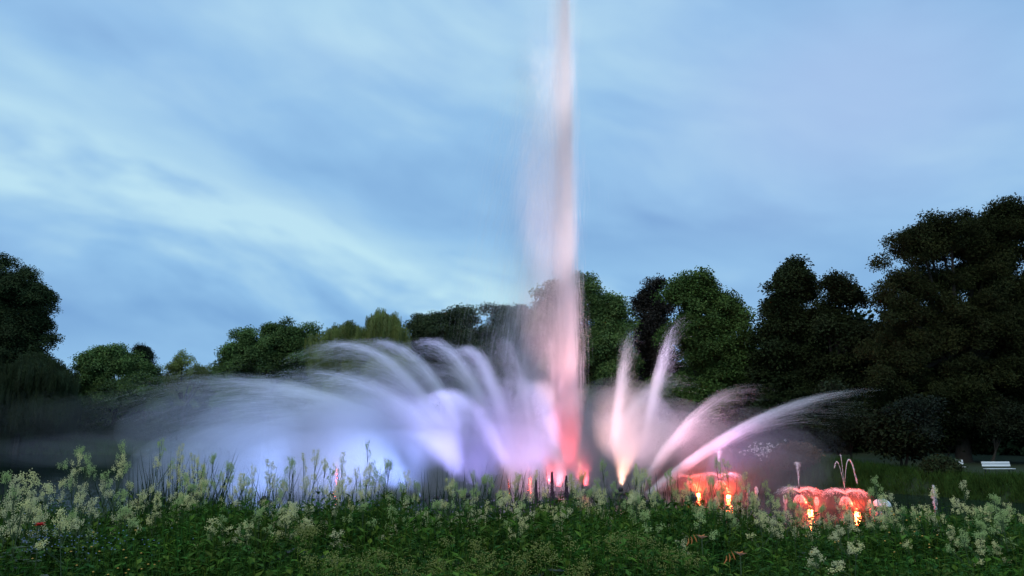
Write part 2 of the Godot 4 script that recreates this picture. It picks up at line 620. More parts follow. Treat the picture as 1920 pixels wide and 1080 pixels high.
# a small red-lit fountain: a bell of water, a flared disc above it, and plumes
func bell_fountain(label: String, p: Vector3, s: float, opts := {}) -> Node3D:
	var o := thing("bell_fountain", label, "fountain", p, "small red lit fountains")
	var g := Geo.new()
	g.lathe(Vector3.ZERO, [Vector2(0.0, -0.3), Vector2(0.05, -0.3), Vector2(0.05, 0.62 * s), Vector2(0.09, 0.66 * s), Vector2(0.09, 0.72 * s), Vector2(0.035, 0.76 * s), Vector2(0.035, 1.05 * s), Vector2(0.06, 1.08 * s), Vector2(0.0, 1.12 * s)], 14)
	part("nozzle_pipe", g.mesh(), M.housing, o)
	var groups := {"inner_bell": [], "flared_disc": [], "plume": []}
	for k in 900:
		# the bell below: threads that fall outwards from the waist
		var a := rng.randf() * TAU
		var dir := Vector3(cos(a), 0, sin(a))
		var t := rng.randf() * 0.36 * sqrt(s)
		var v0 := dir * rng.randf_range(0.75, 1.05) * sqrt(s) + Vector3(0, 0.6, 0)
		var q := Vector3(0, 0.66 * s, 0) + v0 * t + Vector3(0, -0.5 * GRAV * t * t, 0)
		if q.y > 0.0:
			groups.inner_bell.append(water_bit(q, v0 + Vector3(0, -GRAV * t, 0), 0.09, 0.011))
	for k in 1500:
		# the disc: thrown up and out, so that it flares and droops at its rim
		var a := rng.randf() * TAU
		var dir := Vector3(cos(a), 0, sin(a))
		var t := 0.46 * sqrt(s) * pow(rng.randf(), 1.2)
		var v0 := dir * rng.randf_range(2.1, 3.0) * sqrt(s) + Vector3(0, rng.randf_range(1.9, 2.5) * sqrt(s), 0)
		var q := Vector3(0, 0.78 * s, 0) + v0 * t + Vector3(0, -0.5 * GRAV * t * t, 0)
		if q.y > 0.0:
			groups.flared_disc.append(water_bit(q, v0 + Vector3(0, -GRAV * t, 0), 0.14, 0.008))
	for j in opts.get("plumes", []):
		for k in int(j[2]):
			var up := sqrt(2.0 * GRAV * j[1])
			var t: float = up / GRAV * rng.randf_range(0.0, j[3])
			var v0 := Vector3(j[0], up, 0) + Vector3(rng.randfn(), 0, rng.randfn()) * float(j[4])
			groups.plume.append(water_bit(Vector3(0, 1.1 * s, 0) + v0 * t + Vector3(0, -0.5 * GRAV * t * t, 0), v0 + Vector3(0, -GRAV * t, 0), 0.12, 0.010))
	for n in groups:
		if groups[n].size() > 0:
			many(n, drop, M.spray, groups[n], PackedColorArray(), o)
	fog("mist", Vector3(0, 0.45 * s, 0), Vector3(3.0, 1.5, 3.0) * s, 0.06, Color(0.97, 0.97, 0.98), o)
	# its red lamps, floating at its foot
	for e in opts.get("lamps", [[0.35, 0.35]]):
		var l := Geo.new()
		l.lathe(Vector3.ZERO, [Vector2(0.09, 0.0), Vector2(0.09, 0.03), Vector2(0.07, 0.045), Vector2(0.03, 0.055), Vector2(0.0, 0.058)], 16)
		var red := Color(1.0, 0.07, 0.02)
		var em := mat(Color(0.02, 0.02, 0.02), 0.3, {"emission_enabled": true, "emission": Color(1.0, 0.30, 0.10).linear_to_srgb(), "emission_energy_multiplier": 0.45})
		var li := part("lamp_lens", l.mesh(), em, o)
		li.position = Vector3(e[0], 0.03, e[1])
		var sl := OmniLight3D.new()
		sl.name = "lamp_light"
		sl.light_color = red.linear_to_srgb()
		sl.light_energy = 4.2 * opts.get("energy", 1.2)
		sl.light_size = 0.12
		sl.omni_range = 60
		sl.omni_attenuation = 2.0
		sl.shadow_enabled = true
		o.add_child(sl, true)
		sl.position = Vector3(e[0], 0.22, e[1])
	return o


func water_bit(p: Vector3, v: Vector3, ln: float, w: float) -> Transform3D:
	var l := ln * rng.randf_range(0.6, 1.5)
	var ww := w * rng.randf_range(0.6, 1.4)
	return Transform3D(frame_to(v, rng.randf() * 3.0) * Basis.from_scale(Vector3(ww, l, ww)), p)


func _ready() -> void:
	rng.seed = 20240
	rough_noise.seed = 3
	rough_noise.frequency = 0.05
	# ---- camera, sky, light
	var cam := Camera3D.new()
	cam.name = "camera"
	cam.keep_aspect = Camera3D.KEEP_HEIGHT
	cam.fov = rad_to_deg(2.0 * atan(540.0 / F))
	cam.near = 0.1
	cam.far = 4000
	cam.position = EYE
	cam.rotation_degrees = Vector3(PITCH, 0, 0)
	add_child(cam)
	cam.current = true
	make_sky()
	var sun := DirectionalLight3D.new()
	sun.name = "evening_light"
	sun.light_energy = 0.34
	sun.light_color = Color(1.0, 0.97, 0.92)
	sun.light_angular_distance = 40
	sun.shadow_enabled = true
	sun.rotation_degrees = Vector3(-48, -30, 0)
	add_child(sun)
	# ---- materials
	M.bark = mat(Color(0.035, 0.028, 0.02), 0.95)
	M.steel = mat(Color(0.35, 0.36, 0.37), 0.35, {"metallic": 0.9})
	M.housing = mat(Color(0.03, 0.03, 0.035), 0.6)
	M.white = mat(Color(0.75, 0.76, 0.76), 0.45)
	M.spray = mat(Color(0.95, 0.96, 0.97), 0.6, {"backlight_enabled": true, "backlight": Color(0.95, 0.95, 0.96), "metallic_specular": 0.1})
	M.stem = mat(Color(0.05, 0.085, 0.03), 0.7)
	make_ground()
	make_clumps()
	make_streaks()
	make_trees()
	make_fountain()
	make_far_bank()
	make_meadow()


func make_trees() -> void:
	var deep := Color(0.040, 0.060, 0.026)
	var green := Color(0.10, 0.165, 0.055)
	var yellow := Color(0.16, 0.20, 0.065)
	var dull := Color(0.058, 0.080, 0.040)
	# left edge
	tree("broadleaf_tree", "tall dark broadleaf tree cut off by the left edge of the picture", "tree", 104, -15,
		[[5, 545, 70, 50], [60, 570, 42, 42], [-60, 570, 60, 80], [20, 610, 70, 40], [70, 640, 32, 28], [0, 660, 75, 60], [-80, 680, 70, 70], [40, 700, 60, 50]], deep, "round", 1.0)
	tree("weeping_willow", "dark weeping willow hanging low over the left bank", "tree", 100, 35,
		[[60, 700, 65, 45], [0, 720, 70, 50], [105, 715, 42, 40], [50, 770, 80, 50], [-40, 770, 60, 60], [110, 770, 40, 50], [20, 815, 70, 25]], Color(0.036, 0.052, 0.026), "hang", 1.6)
	tree("broadleaf_tree", "mid green tree just right of the dark willow on the left bank", "tree", 108, 215,
		[[215, 675, 40, 32], [180, 700, 42, 40], [255, 700, 36, 40], [205, 745, 62, 50], [270, 750, 40, 45], [160, 770, 45, 45]], green, "round", 0.9)
	tree("conifer", "small blackish conifer peeping out behind the mid green tree", "tree", 116, 272,
		[[262, 662, 10, 14], [274, 668, 14, 20], [278, 690, 16, 25], [276, 725, 20, 30]], Color(0.022, 0.034, 0.022), "fine", 1.3)
	tree("broadleaf_tree", "thin pale topped tree between the conifer and the rounded tree", "tree", 112, 342,
		[[342, 680, 20, 18], [322, 700, 22, 22], [362, 705, 26, 22], [330, 740, 34, 40], [385, 705, 24, 18]], yellow, "fine", 0.9)
	tree("broadleaf_tree", "broad rounded full tree left of the yellowish willow", "tree", 96, 500,
		[[525, 640, 50, 38], [475, 660, 50, 38], [560, 665, 50, 50], [440, 690, 45, 38], [500, 705, 70, 45], [570, 720, 50, 50], [430, 735, 45, 45], [500, 770, 80, 40]], green, "round", 1.0)
	tree("weeping_willow", "yellowish weeping willow behind the blue jets", "tree", 90, 680,
		[[715, 608, 42, 34], [655, 620, 45, 30], [615, 640, 34, 30], [750, 630, 28, 34], [680, 660, 60, 45], [620, 690, 40, 50], [740, 690, 45, 55], [680, 740, 70, 55]], yellow, "hang", 2.0)
	tree("broadleaf_tree", "flat topped dark tree right of the yellowish willow", "tree", 98, 830,
		[[830, 605, 42, 26], [790, 612, 28, 24], [870, 600, 38, 28], [820, 650, 60, 40], [880, 650, 50, 45], [830, 710, 70, 50]], dull, "round", 1.0)
	tree("broadleaf_tree", "dark tree whose top shows just left of the tall water column", "tree", 97, 945,
		[[930, 592, 40, 26], [965, 605, 36, 30], [985, 595, 24, 22], [940, 650, 60, 45], [990, 650, 40, 50], [950, 715, 70, 50], [1010, 700, 50, 50], [900, 690, 50, 50], [1000, 620, 36, 36]], dull, "round", 1.0)
	tree("broadleaf_tree", "loose crowned tall tree behind the right side of the water column", "tree", 86, 1105,
		[[1095, 548, 40, 32], [1140, 575, 34, 30], [1035, 560, 32, 30], [1085, 605, 52, 40], [1150, 620, 40, 40], [1030, 630, 40, 50], [1100, 680, 60, 45], [1160, 690, 40, 45], [1090, 750, 70, 40], [1120, 650, 50, 45], [1060, 700, 50, 50], [1150, 740, 50, 50]], green, "round", 0.95)
	tree("broadleaf_tree", "sparse purplish tree squeezed in left of the bright green tree", "tree", 90, 1228,
		[[1230, 548, 26, 30], [1210, 570, 22, 22], [1250, 590, 28, 40], [1215, 620, 34, 40], [1230, 690, 44, 50], [1220, 650, 40, 40], [1225, 740, 50, 50]], Color(0.040, 0.038, 0.034), "round", 0.8)
	tree("broadleaf_tree", "bright green full tree behind the two upright jets", "tree", 78, 1315,
		[[1310, 540, 46, 36], [1365, 570, 34, 36], [1270, 560, 36, 36], [1325, 600, 62, 45], [1385, 630, 40, 45], [1275, 640, 50, 50], [1340, 680, 70, 50], [1400, 700, 36, 45], [1330, 760, 80, 50], [1250, 740, 50, 60], [1320, 640, 60, 45], [1360, 720, 60, 50]], Color(0.075, 0.13, 0.036), "round", 1.0)
	tree("broadleaf_tree", "dark cone topped tree right of the bright green tree", "tree", 74, 1485,
		[[1490, 515, 26, 26], [1470, 545, 36, 30], [1510, 550, 32, 32], [1480, 590, 60, 40], [1450, 620, 40, 45], [1515, 625, 40, 50], [1470, 680, 70, 50], [1480, 750, 80, 60]], Color(0.030, 0.044, 0.018), "round", 1.1)
	tree("broadleaf_tree", "narrow dark tree between the cone topped tree and the huge tree", "tree", 71, 1575,
		[[1570, 538, 28, 26], [1590, 570, 34, 34], [1555, 590, 32, 40], [1580, 640, 52, 50], [1570, 710, 60, 55], [1560, 780, 70, 50]], Color(0.028, 0.038, 0.016), "round", 1.0)
	tree("broadleaf_tree", "huge dark spreading tree filling the right edge of the picture", "tree", 58, 1800,
		[[1865, 420, 75, 55], [1930, 440, 70, 70], [1745, 440, 62, 46], [1700, 480, 60, 45], [1800, 470, 80, 60], [1680, 540, 52, 36], [1760, 550, 80, 60], [1870, 540, 90, 80], [1950, 560, 80, 90], [1690, 600, 62, 44], [1800, 640, 90, 70], [1910, 660, 90, 80], [1690, 670, 70, 55], [1770, 740, 90, 60], [1890, 760, 90, 60], [1670, 740, 60, 55], [1790, 600, 75, 55], [1850, 620, 85, 60], [1830, 700, 90, 60], [1730, 660, 75, 55], [1900, 600, 70, 60], [1860, 490, 70, 60], [1800, 790, 90, 50]], Color(0.030, 0.037, 0.014), "fine", 1.7)
	# the wood behind, one mass
	var tr := []
	var cols := PackedColorArray()
	for k in 22000:
		var u := rng.randf_range(-0.95, 0.95)
		var d := shore(u) + rng.randf_range(26, 44)
		var x := u * d
		var hh := 10.0 + 3.5 * rough_noise.get_noise_2d(x * 1.7, 40) + 2.0 * smoothstep(0.05, 0.5, u)
		var y := ground_h(x, -d) + rng.randf() * hh
		var t := rng.randf_range(0.7, 1.25)
		cols.append(Color(t, t, t))
		tr.append(Transform3D(frame_to(rdir() + Vector3.UP, rng.randf() * TAU).scaled(Vector3.ONE * rng.randf_range(1.2, 2.4)), Vector3(x, y, -d)))
	var wood := many("distant_wood", clump_round, leafy(deep), tr, cols, self)
	tag(wood, "dark mass of woodland filling the gaps behind the park trees", "woodland", "", "stuff")


func make_far_bank() -> void:
	# shrubs under the trees along the far shore
	var names := ["dark low far shore shrub", "round green far shore shrub", "loose leafy far shore shrub"]
	var u := -0.74
	var k := 0
	var told := []
	while u < 0.74:
		var d := shore(u) + rng.randf_range(4.0, 9.0) + (10.0 if u > 0.54 else 0.0)
		var px := 960 + u * F
		var sc := F / d
		var w := rng.randf_range(2.4, 4.2)
		var h := rng.randf_range(1.8, 3.4) + 1.2 * smoothstep(0.1, 0.4, u)
		var where := "below the left hand trees" if px < 420 else "behind the wide blue spray" if px < 800 else "behind the tall column" if px < 1150 else "behind the lilac jets" if px < 1480 else "under the huge tree"
		var col: Color = [Color(0.030, 0.045, 0.020), Color(0.042, 0.066, 0.024), Color(0.036, 0.052, 0.026)][k % 3]
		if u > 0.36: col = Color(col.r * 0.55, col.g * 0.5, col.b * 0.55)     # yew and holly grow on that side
		var py := 795.0 + (4.0 - ground_h(u * d, -d) - h * 0.55) * sc
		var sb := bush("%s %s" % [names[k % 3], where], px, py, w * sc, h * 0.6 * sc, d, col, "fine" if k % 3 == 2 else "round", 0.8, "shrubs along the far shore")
		told.append([sb, px])
		u += w * 1.25 / d
		k += 1
	tell_apart(told)
	# taller grey green shrub mass at the right, behind the red fountains
	bush("tall grey green shrub under the huge tree, left of the benches", 1690, 800, 70, 60, 50, Color(0.020, 0.028, 0.021), "fine", 1.0)
	bush("broad dark shrub behind the red fountains", 1570, 790, 70, 70, 57, Color(0.026, 0.036, 0.020), "round", 1.0)
	# reddish shrub and the white flowering one beside it
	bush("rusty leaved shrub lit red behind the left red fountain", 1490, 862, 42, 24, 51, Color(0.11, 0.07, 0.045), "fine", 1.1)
	var wf := bush("dark shrub dotted with white blossom left of the rusty shrub", 1437, 850, 32, 22, 53, Color(0.05, 0.065, 0.04), "fine", 0.9)
	var g := Geo.new()
	for n in 110:
		var p := at(1437 + rng.randfn() * 17, 845 + rng.randfn() * 8, 52.0 + rng.randf_range(-0.8, 0.6)) - wf.position
		for q in 5:
			g.bud(p + rdir() * 0.07, 0.045, 0.03)
	part("blossom", g.mesh(), mat(Color(0.72, 0.70, 0.68), 0.8), wf, "stuff")
	# reed and grass fringe along the far shore
	var tg := Geo.new()
	for b in 16:
		var o := Vector3(rng.randf_range(-0.25, 0.25), 0, rng.randf_range(-0.25, 0.25))
		blade(tg, o, Vector3(rng.randf_range(-0.35, 0.35), 1, rng.randf_range(-0.35, 0.35)).normalized(), rng.randf_range(0.7, 1.15), 0.035)
	var tuft := tg.mesh()
	var tr := []
	var cols := PackedColorArray()
	for n in 7000:
		var uu := rng.randf_range(-0.85, 0.85)
		var d := shore(uu) + rng.randf_range(-0.6, 6.0)
		var x := uu * d
		var y := ground_h(x, -d)
		if y < -0.35: continue
		if x > 27.0 and x < 35.0 and d > 44.0 and d < 50.5: continue
		var t := rng.randf_range(0.6, 1.35)
		cols.append(Color(t, t, t * 0.8))
		tr.append(Transform3D(Basis(Vector3.UP, rng.randf() * TAU).scaled(Vector3(1, rng.randf_range(0.7, 1.2) * lerpf(1.0, 0.6, smoothstep(0.4, 0.5, uu)), 1)), Vector3(x, y - 0.05, -d)))
	tag(many("shore_grass", tuft, leafy(Color(0.036, 0.072, 0.018)), tr, cols, self), "long green grass and reeds fringing the far shore", "grass", "", "stuff")
	# benches
	bench("white slatted park bench on the right bank, seen whole", at(1875, 890, 47), 0.04)
	bush("small dark leafy shrub half covering the left bench", 1766, 884, 13, 9, 46, Color(0.036, 0.052, 0.024), "fine", 1.2)
	bench("white slatted park bench half hidden by leaves, left of the whole one", at(1781, 884, 49), -0.25)


func bench(label: String, p: Vector3, turn: float) -> void:
	p.y = maxf(ground_h(p.x, p.z), 0.6)
	var o := thing("park_bench", label, "bench", p, "white park benches")
	o.rotation.y = turn
	for k in 3:
		var g := Geo.new()
		g.box(Vector3(0, 0.43, 0.14 - 0.14 * k), Vector3(1.8, 0.035, 0.11))
		part("seat_slat", g.mesh(), M.white, o)
	for k in 2:
		var g := Geo.new()
		g.box(Vector3(0, 0.62 + 0.16 * k, -0.26 - 0.04 * k), Vector3(1.8, 0.13, 0.03), Basis(Vector3.RIGHT, -0.2))
		part("back_slat", g.mesh(), M.white, o)
	for s in [-0.75, 0.75]:
		for z in [0.13, -0.2]:
			var g := Geo.new()
			g.box(Vector3(s, 0.2, z), Vector3(0.05, 0.41, 0.05))
			part("leg", g.mesh(), M.housing, o)
		var bs := Geo.new()
		bs.box(Vector3(s, 0.66, -0.30), Vector3(0.05, 0.5, 0.04), Basis(Vector3.RIGHT, -0.2))
		part("back_support", bs.mesh(), M.housing, o)


func blade(g: Geo, base: Vector3, dir: Vector3, length: float, width: float, bend := 0.25) -> void:
	var side := dir.cross(Vector3(rng.randf_range(-1, 1), 0.0, rng.randf_range(-1, 1))).normalized() * width * 0.5
	var out := Vector3(dir.x, 0, dir.z)
	var p := base
	var prev := p
	var n := 4
	for k in n:
		var f := float(k + 1) / n
		var q := base + dir * length * f + (out * 0.8 + Vector3(0, -0.12, 0)) * length * bend * f * f
		var w0 := 1.0 - pow(float(k) / n, 2.0)
		var w1 := 1.0 - f * f
		if k < n - 1:
			g.quad(prev - side * w0, prev + side * w0, q + side * w1, q - side * w1)
		else:
			g.tri(prev - side * w0, prev + side * w0, q)
		prev = q


func make_fountain() -> void:
	var D := 48.0
	# ---- the tall column
	var n0 := on_water(1070, D)
	var top := at(1056, -150, D)
	var col := jet("tallest jet, a white and red column rising out of the top of the picture", n0, top, [
		[at(1058, -160, D), 6000, {"slow": 0.05, "jitter": 0.05, "to": 0.64, "fade": 0.64, "wind": 0.0, "width": 0.010, "mouth": 0.12}],
		[at(1050, -120, D), 10000, {"slow": 0.14, "jitter": 0.09, "to": 0.7, "fade": 0.5, "wind": 0.0, "width": 0.009, "mouth": 0.36}],
		[at(1048, 200, D), 9000, {"slow": 0.36, "jitter": 0.16, "to": 0.98, "wind": -0.1, "width": 0.009, "mouth": 0.40, "skew": 1.1}],
		[at(1042, 560, D), 8000, {"slow": 0.5, "jitter": 0.36, "to": 1.0, "wind": -0.2, "width": 0.008, "mouth": 0.45, "skew": 1.1}],
		[at(1014, 90, D), 24000, {"called": "falling_veil", "slow": 0.32, "jitter": 0.42, "from": 0.7, "to": 1.95, "fade": 1.1, "wind": -0.30, "width": 0.0040, "blow": 0.12, "skew": 1.1, "fine": true}],
		[at(1006, 560, D), 12000, {"called": "falling_veil", "slow": 0.5, "jitter": 0.46, "from": 0.4, "to": 1.98, "wind": -0.35, "width": 0.0040, "blow": 0.12, "skew": 1.2, "fine": true}],
	])
	soft_fog("mist", at(1035, 800, D) - n0, Vector3(5.0, 15, 4.4), 0.14, col)
	soft_fog("mist", at(1018, 560, D) - n0, Vector3(5.4, 26, 4.4), 0.09, col)
	soft_fog("mist", at(1022, 300, D) - n0, Vector3(5.0, 26, 4.2), 0.08, col)
	soft_fog("mist", at(1050, 420, D) - n0, Vector3(2.3, 40, 2.3), 0.26, col)
	soft_fog("mist", at(1054, -20, D) - n0, Vector3(2.3, 34, 2.3), 0.20, col)
	# ---- blue jets bending to the left: nozzle px, distance, apex px, py, count, options
	var fan := [
		["wide low jet throwing the longest arc to the far left", 890, 49.0, 425, 714, 26000, {"slow": 0.42, "jitter": 0.46, "wind": -0.7, "width": 0.006, "blow": 0.22, "to": 1.5, "fade": 0.25, "skew": 1.5, "fine": true}],
		["second low blue jet arching left just above the longest one", 905, 48.0, 590, 700, 12000, {"slow": 0.40, "jitter": 0.36, "wind": -0.7, "width": 0.0055, "blow": 0.1, "to": 1.5, "fade": 0.4, "skew": 1.5, "fine": true}],
		["leftmost of the high blue jets, its crest before the willow", 880, 51.0, 638, 646, 9000, {"slow": 0.17, "jitter": 0.17, "wind": -0.8, "width": 0.0065, "blow": 0.1, "to": 1.4, "fade": 0.5, "skew": 2.4, "fine": true}],
		["high blue jet cresting just left of the flat topped tree", 905, 51.0, 705, 642, 6500, {"slow": 0.14, "jitter": 0.14, "wind": -0.7, "width": 0.0065, "blow": 0.1, "to": 1.25, "fade": 0.5, "skew": 2.4, "fine": true}],
		["high violet jet cresting before the flat topped tree", 950, 50.0, 800, 640, 7000, {"slow": 0.15, "jitter": 0.15, "wind": -0.7, "width": 0.0065, "blow": 0.1, "to": 1.3, "fade": 0.5, "skew": 2.4, "fine": true}],
		["bright violet jet with a sharp right edge, third left of the column", 965, 48.0, 872, 656, 7500, {"slow": 0.13, "jitter": 0.13, "wind": -0.6, "width": 0.007, "blow": 0.1, "to": 1.25, "fade": 0.6, "skew": 2.4, "fine": true}],
		["faint violet jet nearest to the left of the column", 1010, 49.0, 940, 640, 4500, {"slow": 0.20, "jitter": 0.26, "wind": -0.5, "width": 0.005, "blow": 0.1, "to": 1.3, "fade": 0.3, "fine": true}],
		["short whitish jet with a rounded crest, its foot behind the reeds", 965, 46.0, 835, 738, 8000, {"slow": 0.30, "jitter": 0.28, "wind": -0.5, "width": 0.006, "blow": 0.1, "to": 1.45, "fade": 0.6, "fine": true}],
		["short pale dome shaped jet close to the foot of the column", 1052, 46.0, 1003, 722, 9000, {"slow": 0.45, "jitter": 0.36, "wind": -0.5, "width": 0.006, "blow": 0.1, "to": 1.5, "fade": 0.6, "fine": true}],
	]
	for f in fan:
		var n := on_water(f[1], f[2])
		jet(f[0], n, at(f[3], f[4], f[2]), [[at(f[3], f[4], f[2]), f[5], f[6]]], [], "blue and violet jets left of the column")
	# ---- the jets to the right
	var right := [
		["upright peach coloured jet right of the column", 1140, 47.0, 1190, 618, 5000, {"slow": 0.26, "jitter": 0.17, "wind": 0.0, "width": 0.0065, "to": 0.98, "fade": 0.4, "skew": 1.5, "fine": true}],
		["slim upright lilac jet leaning right", 1190, 48.0, 1292, 588, 4200, {"slow": 0.20, "jitter": 0.15, "wind": 0.0, "width": 0.0065, "to": 0.92, "fade": 0.35, "skew": 1.6, "fine": true}],
		["broad bluish veil of water between the two upright jets", 1110, 50.0, 1262, 712, 7000, {"slow": 0.4, "jitter": 0.40, "wind": 0.0, "width": 0.0055, "to": 1.2, "fade": 0.4, "fine": true}],
		["lilac jet slanting right under the bright green tree", 1195, 46.0, 1408, 724, 5000, {"slow": 0.33, "jitter": 0.24, "wind": -0.6, "width": 0.006, "blow": 0.08, "to": 1.15, "fade": 0.4, "skew": 1.4, "fine": true}],
		["farthest right jet, a long low lilac arc", 1215, 45.0, 1640, 731, 4800, {"slow": 0.20, "jitter": 0.14, "wind": -0.5, "width": 0.006, "blow": 0.07, "to": 1.0, "fade": 0.3, "skew": 2.2, "fine": true}],
	]
	for f in right:
		var n := on_water(f[1], f[2])
		jet(f[0], n, at(f[3], f[4], f[2]), [[at(f[3], f[4], f[2]), f[5], f[6]]], [], "lilac and peach jets right of the column")
	# ---- hanging mist
	var mists := [
		["blue mist drifting under the long left arcs", 610, 850, 46.0, 420, 170, 0.18, 10.0, 9],
		["pale blue mist below the high blue jets", 770, 815, 48.0, 270, 190, 0.13, 9.0, 8],
		["violet mist round the feet of the jets", 930, 835, 46.5, 210, 170, 0.22, 7.0, 8],
		["low bright spray round the foot of the column", 1060, 880, 46.8, 220, 90, 0.20, 6.0, 6],
		["warm mist right of the column", 1165, 840, 46.5, 220, 170, 0.26, 7.0, 8],
		["thin dusky mist under the farthest right arc", 1370, 855, 46.0, 260, 120, 0.05, 8.0, 6],
		["thin blue mist low over the water at the far left", 190, 840, 62.0, 280, 55, 0.010, 12.0, 6],
		["faint blue haze drifting before the left hand trees", 430, 770, 74.0, 460, 120, 0.004, 26.0, 6],
	]
	for m in mists:
		var s: float = m[3] / F
		var o := thing("mist_bank", m[0], "mist", at(m[1], m[2], m[3]))
		o.set_meta("kind", "stuff")
		soft_fog("mist", Vector3.ZERO, Vector3(m[4] * 2 * s, m[5] * 2 * s, m[7]), m[6], o, m[8])
	# ---- floodlights
	var blue := Color(0.16, 0.30, 1.0)
	var violet := Color(0.42, 0.34, 1.0)
	var red := Color(1.0, 0.10, 0.12)
	var peach := Color(1.0, 0.50, 0.36)
	var pinkish := Color(1.0, 0.45, 0.62)
	var pale := Color(1.0, 0.82, 0.80)
	var lamps := [
		["red floodlight left of the foot of the column", 1045, 45.0, 1056, 800, red, 42.0, 30.0],
		["red floodlight right of the foot of the column", 1098, 45.2, 1070, 800, red, 42.0, 30.0],
		["red floodlight before the column, aimed half way up", 1072, 43.0, 1056, 690, red, 190.0, 14.0],
		["red floodlight aimed at the falling veil", 1030, 46.0, 1020, 760, red, 110.0, 18.0],
		["pink floodlight before the column, aimed at its lower half", 1075, 40.0, 1046, 600, Color(1.0, 0.50, 0.54), 420.0, 14.0],
		["white floodlight before the column, aimed at its top", 1066, 38.0, 1052, -60, pale, 4200.0, 6.5],
		["second white floodlight before the column, aimed at the falling veil", 1040, 38.5, 1044, 330, Color(1.0, 0.72, 0.76), 1300.0, 10.0],
		["pale yellow floodlight close to the foot of the column", 1086, 46.6, 1078, 500, Color(1.0, 0.72, 0.42), 120.0, 5.0],
		["yellow floodlight shining through the flowers right of the column", 1118, 42.0, 1175, 690, peach, 90.0, 18.0],
		["second yellow floodlight right of the column", 1160, 44.5, 1190, 700, peach, 60.0, 24.0],
		["pale floodlight at the feet of the two upright jets", 1165, 39.0, 1210, 740, Color(1.0, 0.62, 0.74), 300.0, 24.0],
		["blue floodlight below the longest left arc", 822, 40.0, 640, 760, Color(0.30, 0.40, 1.0), 95.0, 28.0],
		["second blue floodlight below the longest left arc", 740, 39.0, 520, 775, Color(0.42, 0.52, 1.0), 150.0, 36.0],
		["blue floodlight among the left jets", 850, 40.0, 700, 650, Color(0.36, 0.40, 1.0), 190.0, 20.0],
		["pale blue floodlight at the feet of the high jets", 900, 39.0, 760, 670, Color(0.52, 0.50, 1.0), 230.0, 20.0],
		["blue violet floodlight aimed up at the crests of the high jets", 880, 41.0, 770, 690, Color(0.44, 0.42, 1.0), 230.0, 18.0],
		["blue floodlight aimed up at the crest of the longest arc", 790, 41.0, 560, 730, Color(0.30, 0.44, 1.0), 130.0, 24.0],
		["violet floodlight below the whitish jet", 918, 39.5, 870, 770, violet, 130.0, 26.0],
		["violet floodlight left of the pale dome jet", 1022, 39.5, 960, 760, Color(0.66, 0.48, 1.0), 200.0, 24.0],
		["rose floodlight left of the dome jet, washing the low spray", 985, 39.0, 1030, 840, Color(1.0, 0.50, 0.70), 120.0, 30.0],
		["lilac floodlight at the feet of the right hand jets", 1200, 39.5, 1290, 620, Color(0.66, 0.48, 1.0), 210.0, 15.0],
		["pink floodlight below the slanting lilac jet", 1225, 40.0, 1370, 740, pinkish, 170.0, 20.0],
		["violet floodlight below the farthest right arc", 1290, 42.0, 1500, 740, Color(0.70, 0.46, 1.0), 80.0, 20.0],
		["blue floodlight far out on the left, near the reeds", 505, 39.5, 400, 770, Color(0.30, 0.46, 1.0), 140.0, 44.0],
		["blue floodlight behind the tall meadowsweet left of centre", 657, 39.0, 560, 760, Color(0.42, 0.52, 1.0), 90.0, 36.0],
	]
	for l in lamps:
		floodlight(l[0], on_water(l[1], l[2]) + Vector3(0, 0.08, 0), at(l[3], l[4], 48.5), l[5], l[6], l[7], "floodlights on the pond")
	# ---- small red fountains
	bell_fountain("red lit bell fountain with a feathery plume, left of the right hand pair", on_water(1490, 37.5), 0.88, {"plumes": [[0.0, 1.15, 260, 1.0, 0.16]], "energy": 1.6})
	bell_fountain("red lit bell fountain with thin arching jets, rightmost of all", on_water(1574, 36.5), 0.88, {"plumes": [[-0.12, 1.55, 160, 1.0, 0.015], [0.62, 1.35, 420, 1.9, 0.02], [-0.55, 1.25, 120, 1.5, 0.02]], "energy": 1.6})
	bell_fountain("red lit bell fountain left of the flared one at the end of the lilac jets", on_water(1290, 46.0), 0.95, {"energy": 1.6})
	bell_fountain("red lit bell fountain with a wide flat disc below the farthest right arc", on_water(1345, 45.0), 1.1, {"energy": 1.8, "plumes": [[0.0, 1.2, 140, 1.0, 0.2]]})
	bell_fountain("red lit bell fountain behind the reeds left of the column", on_water(945, 58.0), 1.3, {"energy": 1.6})
	bell_fountain("fainter red lit bell fountain beside the foot of the column", on_water(985, 58.0), 1.3, {"energy": 1.2})
	# ---- the two white lamps far left
	var pole := thing("twin_lamp", "slim post with two small white lamps over a red glow far left", "lamp", on_water(631, 72.0))
	var pg := Geo.new()
	pg.tube(Vector3(0, -0.4, 0), Vector3(0, 1.0, 0), 0.05, 0.04, 8)
	pg.tube(Vector3(-0.6, 1.0, 0), Vector3(0.6, 1.0, 0), 0.03, 0.03, 6)
	part("post", pg.mesh(), M.steel, pole)
	for s in [-0.6, 0.6]:
		var bg := Geo.new()
		bg.lathe(Vector3.ZERO, [Vector2(0.0, -0.1), Vector2(0.07, -0.07), Vector2(0.1, 0.0), Vector2(0.07, 0.07), Vector2(0.0, 0.1)], 12)
		var b := part("lamp_bulb", bg.mesh(), mat(Color(0.1, 0.1, 0.1), 0.4, {"emission_enabled": true, "emission": Color(1.0, 0.80, 0.62), "emission_energy_multiplier": 6.0}), pole)
		b.position = Vector3(s, 1.12, 0)
		var ol := OmniLight3D.new()
		ol.name = "lamp_light"
		ol.light_color = Color(1.0, 0.80, 0.62)
		ol.light_energy = 0.35
		ol.light_size = 0.08
		ol.omni_range = 40
		ol.omni_attenuation = 2.0
		ol.shadow_enabled = true
		pole.add_child(ol, true)
		ol.position = Vector3(s, 1.12, 0)
